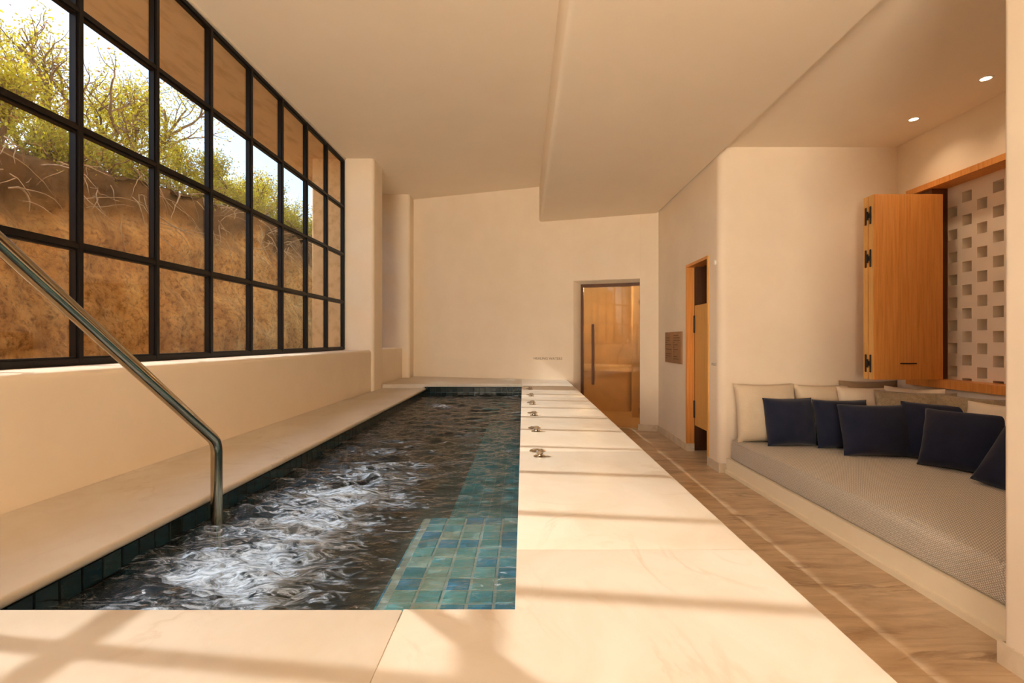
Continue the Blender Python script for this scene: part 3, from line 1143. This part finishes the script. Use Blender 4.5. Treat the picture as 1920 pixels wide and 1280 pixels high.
# plaques
def text_obj(name, body, size, mat, loc, rot, parent=None, ext=0.002, align='LEFT'):
    cu = bpy.data.curves.new(name, 'FONT')
    cu.body = body
    cu.size = size
    cu.extrude = ext
    cu.offset = size * 0.01
    cu.align_x = align
    cu.resolution_u = 2
    tmp = bpy.data.objects.new(name + '_tmp', cu)
    COL.objects.link(tmp)
    dg = bpy.context.evaluated_depsgraph_get()
    me = bpy.data.meshes.new_from_object(tmp.evaluated_get(dg))
    bpy.data.objects.remove(tmp)
    me.materials.clear()
    me.materials.append(mat)
    o = bpy.data.objects.new(name, me)
    COL.objects.link(o)
    o.location = loc
    o.rotation_euler = rot
    if parent:
        o.parent = parent
    return o


for i, (ya, yb) in enumerate(((6.99, 7.34), (6.60, 6.965))):
    p = empty('wall_plaque', (2.1, (ya + yb) / 2, Z(-0.32)))
    tag(p, ('brown wooden plaque nearer the glass door' if i == 0 else 'brown wooden plaque nearer the teak saloon door') + ' with engraved lines', 'plaque', 'pair of engraved plaques')
    hw = (yb - ya) / 2
    box('board', -.022, -.0005, -hw, hw, 0, .43, PLAQUE, p, .003, 2)
    rnd = random.Random(i + 4)
    bm = bmesh.new()
    for r_ in range(11):
        z = .38 - r_ * .032
        y = hw - .035
        while y > -hw + .05:
            L = rnd.uniform(.012, .045)
            if y - L < -hw + .03 or rnd.random() < .12:
                break
            add_box(bm, -.0232, -.0222, y - L, y, z - .005, z + .005)
            y -= L + .010
    bm_obj('engraved_lines', bm, INK, p)['kind'] = 'stuff'

# raised lettering
ang = BA
sgn = empty('wall_lettering', (0.27, on_back(0.27), Z(-0.31)), BA)
tag(sgn, 'small grey capitals in a line on the back wall beside the glass door', 'lettering')
text_obj('letters', 'HEALING WATERS', 0.060, LETTER, (-0.10, -0.004, -0.02), (R(90), 0, 0), sgn)
sg2 = empty('wall_lettering', (2.1, 5.50, Z(-0.27)), R(-90))
tag(sg2, 'small pale letters in two lines on the wall beside the saloon door', 'lettering')
text_obj('letters', 'TOILET', 0.045, LETTER_P, (-0.085, -0.003, -0.015), (R(90), 0, 0), sg2)

# detector
bm = bmesh.new()
add_lathe(bm, [(0, 0), (.03, 0), (.03, .01), (.024, .017), (0, .02)], 20)
o = bm_obj('motion_detector', bm, SWITCH, None, True, 40)
o.location = (2.1, 5.48, Z(0.845))
o.rotation_euler = (0, R(-90), 0)
tag(o, 'small white round detector on the wall beside the saloon door', 'detector')

# ------------------------------------------------------------------ alcove: bench, mattress
def fx(y):
    return 2.172 + (5.36 - y) * 0.029


plinth = empty('bench_plinth', (3.0, 3.8, 0))
tag(plinth, 'low cream plaster plinth under the alcove mattress', 'bench')
for nm, poly, z0, z1 in (('base', [(fx(5.355), 5.355), (3.995, 5.355), (3.995, 2.205), (fx(2.205), 2.205)], 0.038, 0.158),
                         ('toe', [(fx(5.355) - .02, 5.345), (3.99, 5.345), (3.99, 2.215), (fx(2.205) - .02, 2.215)], 0.0, 0.038)):
    o = prism(nm, poly, z0, z1, PLINTH, plinth, False)
    o.location = (-3.0, -3.8, 0)


def cushion_mesh(name, w, h, th, seed, ear=0.05, nu=22, wr=1.0):
    rs = random.Random(seed)
    off = Vector((rs.uniform(0, 50), rs.uniform(0, 50), rs.uniform(0, 50)))
    vs, fs = [], []
    idx = {}
    for side in (-1, 1):
        for i in range(nu + 1):
            for j in range(nu + 1):
                u, v = -1 + 2 * i / nu, -1 + 2 * j / nu
                edge = i in (0, nu) or j in (0, nu)
                if edge and side == 1:
                    idx[(side, i, j)] = idx[(-1, i, j)]
                    continue
                au, av = abs(u), abs(v)
                # sides pulled in a little, corners keep as ears
                pu = 1 - ear * (1 - v * v) * (au ** 3)
                pv = 1 - ear * (1 - u * u) * (av ** 3)
                x, z = u * pu * w / 2, v * pv * h / 2
                t = ((1 - au ** 2.4) * (1 - av ** 2.4)) ** 0.5
                nz = mnoise.noise(Vector((u * 1.7, v * 1.7, side)) + off) * 0.10 + mnoise.noise(Vector((u * 5, v * 5, side * 2)) + off) * 0.03 * wr
                # creases fan out of the lower corners
                cr = 0.0
                for cx in (-1, 1):
                    dx, dz = u - cx, v + 1
                    rr = math.hypot(dx, dz)
                    cr += 0.05 * wr * math.sin(7 * math.atan2(dz, dx * cx)) * math.exp(-(rr / .55) ** 2)
                y = side * th * .56 * t * (1 + nz + cr)
                z -= 0.02 * h * (1 - av) * t
                if edge:
                    y = 0.012 * mnoise.noise(Vector((u * 3, v * 3, 0)) + off)
                idx[(side, i, j)] = len(vs)
                vs.append((x, y, z + h / 2))
        for i in range(nu):
            for j in range(nu):
                q = [idx[(side, i, j)], idx[(side, i + 1, j)], idx[(side, i + 1, j + 1)], idx[(side, i, j + 1)]]
                fs.append(q if side == -1 else q[::-1])
    me = bpy.data.meshes.new(name)
    me.from_pydata(vs, [], fs)
    return me


def mattress():
    y0, y1 = 2.235, 5.335
    poly = round_poly([(fx(y0) + .015, y0), (3.97, y0), (3.97, y1), (fx(y1) + .012, y1)], [0.16, .03, .03, .09], 8)
    bm = bmesh.new()
    add_prism(bm, poly, 0.1585, 0.372)
    es = [e for e in bm.edges if abs(e.verts[0].co.z - e.verts[1].co.z) < 1e-5]
    top = [e for e in es if e.verts[0].co.z > .3]
    bot = [e for e in es if e.verts[0].co.z < .3]
    bmesh.ops.bevel(bm, geom=top, offset=0.065, segments=6, affect='EDGES', profile=0.5)
    bot = [e for e in bm.edges if e.is_valid and abs(e.verts[0].co.z - .1585) < 1e-4 and abs(e.verts[1].co.z - .1585) < 1e-4]
    bmesh.ops.bevel(bm, geom=bot, offset=0.03, segments=4, affect='EDGES', profile=0.5)
    return bm_obj('bench_mattress', bm, MATTR, None, True, 60)


tag(mattress(), 'long grey-beige woven mattress on the alcove plinth', 'mattress')
MT = 0.372


def cushion(label, cat, mat, x, y, w, h, th, rz, tilt, seed, group, z=MT, roll=0.0, wr=1.0):
    me = cushion_mesh('cushion', w, h, th, seed, wr=wr)
    o = finish('cushion', me, mat, None, True, 80)
    o.location = (x, y, z)
    o.rotation_mode = 'XYZ'
    M = Matrix.Rotation(R(rz), 4, 'Z') @ Matrix.Rotation(R(-tilt), 4, 'X') @ Matrix.Rotation(R(roll), 4, 'Y')
    o.rotation_euler = M.to_euler()
    tag(o, label, cat, group)
    return o


gb, gn = 'light cushions at the back of the bench', 'navy cushions on the bench'
cushion('large oat linen cushion in the left corner of the alcove', 'cushion', BEIGE, 2.52, 5.14, .64, .60, .21, 0, 11, 1, gb, wr=1.8)
cushion('oat linen cushion leaning on the end wall behind two navy cushions', 'cushion', BEIGE, 3.14, 5.15, .60, .59, .20, 2, 12, 2, gb, wr=1.8)
cushion('brown linen cushion mostly hidden in the far corner under the shutter', 'cushion', BROWN, 3.64, 5.22, .62, .625, .13, 0, 7, 3, gb)
cushion('pale linen cushion standing below the shutter hinges', 'cushion', PALE, 3.47, 4.95, .58, .59, .20, -6, 14, 4, gb, wr=1.6)
cushion('pale linen cushion peeking up under the right end of the shutter', 'cushion', PALE, 3.70, 4.79, .48, .60, .15, -50, 11, 5, gb)
cushion('taupe slub cushion in the middle of the back row', 'cushion', TAUPE, 3.60, 4.60, .62, .585, .19, -34, 16, 6, gb, wr=1.6)
cushion('taupe slub cushion against the wall under the lattice screen', 'cushion', TAUPE, 3.73, 4.22, .56, .58, .19, -64, 14, 7, gb, wr=1.4)
cushion('brown taupe cushion at the right end of the back row', 'cushion', BROWN, 3.80, 3.80, .60, .56, .12, -88, 7, 8, gb)
cushion('pale linen cushion in front of the brown one by the near wall', 'cushion', PALE, 3.70, 3.90, .58, .55, .15, -76, 11, 9, gb)
cushion('navy cushion farthest left, in front of the large oat cushion', 'cushion', NAVY, 2.67, 4.96, .51, .475, .22, 3, 13, 11, gn, wr=1.5)
cushion('navy cushion second from left, half hidden behind its neighbour', 'cushion', NAVY, 3.11, 4.83, .52, .475, .21, -4, 15, 12, gn, wr=1.5)
cushion('wide navy cushion third from left, set forward of the row', 'cushion', NAVY, 3.20, 4.50, .60, .475, .23, -8, 18, 13, gn, wr=1.5)
cushion('navy cushion fourth from left, tucked behind the slanted one', 'cushion', NAVY, 3.55, 4.33, .52, .51, .20, -46, 17, 14, gn, wr=1.5)
cushion('navy cushion fifth from left, turned towards the pool', 'cushion', NAVY, 3.47, 4.00, .55, .50, .22, -56, 22, 15, gn, wr=1.6)
cushion('navy cushion farthest right, cut off by the near wall', 'cushion', NAVY, 3.38, 3.45, .54, .55, .23, -64, 30, 16, gn, roll=14, wr=1.5, z=MT - .03)

# ------------------------------------------------------------------ alcove opening: frame, lattice, shutter
fr = empty('window_3', (AX, OY0, OZ0))
struct(fr, 'teak framed opening with a pierced lattice screen')


def fp(nm, b, m, bev=0):
    o = box(nm, *b, m, fr, bev, 2)
    o.location = (-AX, -OY0, -OZ0)
    return o


fp('window_frame', (3.945, 4.20, OY0, OY1, OZ1 - .055, OZ1), WOOD)
fp('window_frame', (3.945, 4.20, OY0, OY1, OZ0, OZ0 + .075), WOOD)
fp('window_frame', (3.985, 4.20, 4.89, OY1, OZ0 + .075, OZ1 - .055), WOOD_D)  # jamb behind the shutter, its shade put into the darker wood colour
fp('window_frame', (3.985, 4.20, OY0, OY0 + .06, OZ0 + .075, OZ1 - .055), WOOD)
# lattice: posts between the columns of holes, and blocks between the holes of a column
LX0, LX1 = 4.14, 4.24
hp, vp, hs = 0.155, 0.2187, 0.100
bl = []
yc = 4.678
cols = []
k = -1
zlo, zhi = OZ0 + .05, OZ1 - .03
y = yc + hp
n = 0
ytop = 4.95
while y > OY0 + .02:
    cols.append((y, n))
    y -= hp
    n += 1
prev = ytop
for (y, n) in cols:
    bl.append((LX0, LX1, y + hs / 2, prev, zlo, zhi))
    prev = y - hs / 2
    top0 = Z(1.391) if (n % 2 == 1) else Z(1.281)
    zt_ = zhi
    z = top0
    while True:
        if z < zlo:
            bl.append((LX0, LX1, y - hs / 2, y + hs / 2, zlo, zt_))
            break
        bl.append((LX0, LX1, y - hs / 2, y + hs / 2, z, zt_))
        zt_ = z - hs
        z -= vp
        if zt_ <= zlo + .01:
            break
bl.append((LX0, LX1, OY0, prev, zlo, zhi))
o = boxes('lattice', bl, PLASTER, fr)
o.location = (-AX, -OY0, -OZ0)
o = boxes('lattice_backing', [(LX1 + .012, LX1 + .06, OY0 - .1, 5.0, OZ0 - .1, OZ1 + .1)], PLASTER, fr)
o.location = (-AX, -OY0, -OZ0)

shut = empty('folding_shutter', (3.97, 4.74, Z(-0.377)))
tag(shut, 'folded teak shutter standing open beside the lattice screen', 'shutter')
SZ0, SZ1 = Z(-0.377), Z(1.38)


def shp(nm, b, m, bev=0.0, par=None):
    o = box(nm, *b, m, par or shut, bev, 2)
    if par is None:
        o.location = (-3.97, -4.74, -SZ0)
    return o


l1 = shp('leaf', (3.325, 3.975, 4.745, 4.815, SZ0, SZ1), WOOD, .004)
l2 = shp('leaf', (3.325, 3.975, 4.825, 4.895, SZ0, SZ1), WOOD, .004)
# edge lippings in lighter wood on the open ends
for ya, yb in ((4.753, 4.812), (4.828, 4.887)):
    shp('lipping', (3.318, 3.326, ya, yb, SZ0 + .001, SZ1 - .001), WOOD_L)
for zz in (Z(1.19), Z(0.78), Z(-0.225)):
    bm = bmesh.new()
    for yy in (4.787, 4.853):
        add_box(bm, 3.311, 3.319, yy - .012, yy + .012, zz - .085, zz + .085)
    bmesh.ops.bevel(bm, geom=list(bm.edges), offset=.0035, segments=2, affect='EDGES')
    add_tube(bm, [(3.309, 4.82, zz - .04), (3.309, 4.82, zz + .04)], .009, 10)
    add_box(bm, 3.311, 3.316, 4.79, 4.85, zz - .022, zz + .022)
    o = bm_obj('hinge', bm, IRON, shut)
    o.location = (-3.97, -4.74, -SZ0)
bm = bmesh.new()
add_tube(bm, [(3.56, 4.728, Z(-0.222)), (3.71, 4.728, Z(-0.222))], .006, 8)
for xx in (3.575, 3.695):
    add_tube(bm, [(xx, 4.728, Z(-0.222)), (xx, 4.746, Z(-0.222))], .005, 8)
o = bm_obj('pull_handle', bm, IRON, shut, True)
o.location = (-3.97, -4.74, -SZ0)

# ------------------------------------------------------------------ downlights
def downlight(loc, label, group, watts):
    r = empty('ceiling_downlight', loc)
    tag(r, label, 'light', group)
    bm = bmesh.new()
    add_lathe(bm, [(.036, .0), (.036, -.004), (.05, -.004), (.052, 0.0)], 28)
    bm_obj('bezel', bm, SWITCH, r, True, 30)
    bm = bmesh.new()
    add_lathe(bm, [(0, -.0015), (.036, -.0015)], 28)
    bm_obj('lens', bm, LAMP, r)
    ld = bpy.data.lights.new('downlight_beam', 'SPOT')
    ld.energy = watts
    ld.color = (1.0, 0.76, 0.50)
    ld.spot_size = R(130)
    ld.spot_blend = 0.9
    ld.shadow_soft_size = 0.04
    lo_ = bpy.data.objects.new('downlight_beam', ld)
    COL.objects.link(lo_)
    lo_.parent = r
    lo_.location = (0, 0, -.012)
    return r


for y, nm in ((4.68, 'round recessed ceiling light above the shutter'), (3.95, 'round recessed ceiling light nearer the near wall of the alcove')):
    downlight((3.645, y, CALC), nm, 'alcove downlights', 8)

# ------------------------------------------------------------------ outside: the earth bank
def crest(y):
    return Z(float(np.interp(y, [-6, 2, 5.0, 5.6, 7.7, 10, 14, 22], [2.3, 2.3, 2.2, 2.05, 2.45, 2.62, 2.75, 3.0])))


def bank_point(s, y):
    """s 0..1 climbs the face, 1..2 runs back over the top"""
    c = crest(y)
    zb = -0.3
    if s <= 1:
        x = -5.0 - 0.75 * s ** 1.4
        z = zb + (c - zb) * s
    else:
        t = s - 1
        x = -5.75 - 4.2 * t
        z = c + 0.95 * t * (0.6 if y < 4 else 1.0)
    return x, z


def make_bank():
    ns, ny = 150, 330
    ysb = np.linspace(-6, 24, ny)
    vs, hum = [], []
    for i in range(ns):
        s = i / (ns - 1) * 1.8
        for y in ysb:
            x, z = bank_point(s, y)
            p = Vector((y * .5, z * .7, 3.1))
            d = mnoise.fractal(p, 1.0, 2.0, 5) * 0.28 + mnoise.fractal(Vector((y * 2.2, z * 1.6, 9.0)), 1.0, 2.0, 4) * 0.11 + mnoise.fractal(Vector((y * 7, z * 6, 5.0)), 1.0, 2.0, 3) * 0.035
            e = max(0.0, 1 - abs(s - 1) / .18)
            d += e * mnoise.noise(Vector((y * 1.7, z * 3, 2))) * .22
            # undercut below the crest
            d -= 0.35 * math.exp(-((s - 0.86) / .06) ** 2) * (0.5 + 0.5 * mnoise.noise(Vector((y * .9, 4, 1))))
            if s > 1:
                vs.append((x, y, z + d * .5))
            else:
                vs.append((x + d, y, z + d * .12))
            hum.append(min(1.0, max(0.0, (s - .77 - .10 * mnoise.noise(Vector((y * .8, 7, 7)))) / .16)))
    idx = np.arange(ns * ny).reshape(ns, ny)
    f = np.stack([idx[:-1, :-1], idx[1:, :-1], idx[1:, 1:], idx[:-1, 1:]], -1).reshape(-1, 4)
    me = bpy.data.meshes.new('earth_bank')
    me.from_pydata(vs, [], f.tolist())
    a = me.attributes.new('humus', 'FLOAT', 'POINT')
    a.data.foreach_set('value', hum)
    return finish('earth_bank', me, EARTH, None, True, 70)


bank = make_bank()
tag(bank, 'tall orange earth bank outside the window', 'cliff')
bpy.context.view_layer.update()

# dry roots hanging out of the bank
rs = random.Random(11)
bm = bmesh.new()
for k in range(150):
    y = rs.uniform(4.8, 14)
    s = rs.uniform(.80, 1.02)
    x, z = bank_point(s, y)
    p = Vector((x + .22, y, z + rs.uniform(0, .2)))
    d = Vector((rs.uniform(.1, .5), rs.uniform(-.9, .9), rs.uniform(-.5, .35)))
    pts = [p.copy()]
    L = rs.uniform(.25, .95)
    for q in range(7):
        d += Vector((rs.uniform(-.25, .2), rs.uniform(-.35, .35), rs.uniform(-.42, .18)))
        d.normalize()
        p = p + d * L / 7
        pts.append(p.copy())
    r0 = rs.uniform(.004, .013)
    add_tube(bm, pts, [r0 * (1 - .8 * i / 7) for i in range(8)], 4, False)
ro = bm_obj('hanging_roots', bm, ROOT, bank, True, 80)
ro['kind'] = 'stuff'


# ------------------------------------------------------------------ shrubs on top of the bank
def shrub(name, label, base, height, spread, seed, mats, nleaf, leaf=0.05, twiggy=0.25, lean=(0, 0)):
    rs = random.Random(seed)
    root = empty(name, base)
    tag(root, label, 'shrub', 'shrubs on the earth bank')
    bm = bmesh.new()
    tips = []
    nodes = []

    def grow(p, d, L, r, lev):
        pts = [p.copy()]
        n = 5
        q = p.copy()
        dd = d.copy()
        for i in range(n):
            dd += Vector((rs.uniform(-.3, .3), rs.uniform(-.3, .3), rs.uniform(-.12, .22)))
            dd.normalize()
            q = q + dd * L / n
            pts.append(q.copy())
            if lev >= 1:
                nodes.append((q.copy(), lev))
        add_tube(bm, pts, [r * (1 - .55 * i / n) for i in range(n + 1)], 6 if lev < 2 else 4, False)
        if lev < 3:
            for k in range(rs.randint(3, 4) if lev < 2 else rs.randint(2, 3)):
                i = rs.randint(2, n)
                nd = (dd * .6 + Vector((rs.uniform(-1, 1), rs.uniform(-1, 1), rs.uniform(-.25, .9)))).normalized()
                grow(pts[i], nd, L * rs.uniform(.5, .75), r * .5, lev + 1)
        else:
            tips.append(q.copy())
    nt = rs.randint(4, 6)
    for k in range(nt):
        a = 6.28 * k / nt + rs.uniform(-.4, .4)
        d = Vector((math.cos(a) * spread / height + lean[0], math.sin(a) * spread / height + lean[1], 1)).normalized()
        grow(Vector((rs.uniform(-.15, .15), rs.uniform(-.15, .15), -.15)), d, height * rs.uniform(.48, .66), .028 * height, 0)
    bm_obj('branches', bm, BARK, root, True, 80)
    # leaf sprays around the outer twigs
    pts = [n for n in nodes if n[0].z > height * .12]
    rs.shuffle(pts)
    bare = int(len(pts) * twiggy)
    pts = pts[bare:]
    per = len(mats)
    V = [[] for _ in range(per)]
    for k in range(nleaf):
        c, lev = pts[rs.randrange(len(pts))]
        m = 0 if rs.random() < .7 else rs.randrange(per)
        g = .16 if lev >= 2 else .10
        p = np.array(c) + np.random.normal(0, g * .6, 3)
        V[m].append(p)
    for m in range(per):
        if not V[m]:
            continue
        P = np.array(V[m])
        n = len(P)
        a = np.random.normal(0, 1, (n, 3))
        a /= np.linalg.norm(a, axis=1, keepdims=True)
        b = np.cross(a, np.random.normal(0, 1, (n, 3)))
        b /= np.linalg.norm(b, axis=1, keepdims=True)
        ln = leaf * np.random.uniform(.6, 1.3, (n, 1))
        v = np.stack([P - a * ln * .5, P + b * ln * .22, P + a * ln * .5, P - b * ln * .22], 1).reshape(-1, 3)
        me = bpy.data.meshes.new('foliage')
        me.from_pydata(v.tolist(), [], np.arange(n * 4).reshape(-1, 4).tolist())
        o = finish('foliage', me, mats[m], root)
        o['kind'] = 'stuff'
    return root


S = [  # x, y, height, spread, leaf mix, leaves, twiggy, label
    (-7.0, 6.5, 1.30, 1.15, (LEAF_A, LEAF_C, LEAF_B), 11000, .12, 'yellow-green shrub at the left edge of the window view'),
    (-7.4, 7.7, 2.05, 0.95, (LEAF_A, LEAF_C, LEAF_B), 3600, .62, 'half bare shrub with tall twigs in the leftmost pane column'),
    (-7.1, 9.0, 2.05, 1.05, (LEAF_A, LEAF_C, LEAF_B), 9500, .30, 'tall olive shrub with a crooked bare branch in the second pane column'),
    (-6.9, 10.7, 1.45, 1.05, (LEAF_B, LEAF_A, LEAF_C), 8000, .25, 'rusty green shrub in the third pane column'),
    (-6.9, 12.4, 1.55, 1.15, (LEAF_A, LEAF_B, LEAF_C), 7500, .25, 'bright yellow-green shrub in the fourth pane column'),
    (-6.9, 13.8, 1.55, 1.00, (LEAF_B, LEAF_A, LEAF_C), 3600, .5, 'sparse twiggy shrub in the fifth pane column'),
    (-7.0, 15.6, 1.3, 1.15, (LEAF_A, LEAF_B, LEAF_C), 5000, .3, 'small light green shrub in the sixth pane column'),
    (-7.0, 17.4, 1.4, 1.1, (LEAF_A, LEAF_B, LEAF_C), 5000, .3, 'farthest shrub beside the stone pier'),
]
for i, (x, y, h, sp, ms, nl, tw, lab) in enumerate(S):
    zc = crest(y) + .95 * ((-5.75 - x) / 4.2) * (0.6 if y < 4 else 1.0)
    shrub('shrub', lab, (x, y, zc - .1), h, sp, 40 + i, ms, nl, .055, tw)
# low undergrowth along the crest
for i, y in enumerate([6.3, 7.2, 8.2, 9.2, 10.3, 11.6, 13.2, 15.0]):
    x = -6.05 - .1 * (i % 3)
    zc = crest(y) + .95 * ((-5.75 - x) / 4.2)
    nm = ['first', 'second', 'third', 'fourth', 'fifth', 'sixth', 'seventh', 'eighth', 'ninth'][i]
    shrub('undergrowth', 'low scrub on the lip of the earth bank, %s from the left' % nm, (x, y, zc - .12), .75, .75, 80 + i, (LEAF_B, LEAF_C, LEAF_A), 3200, .05, .25)
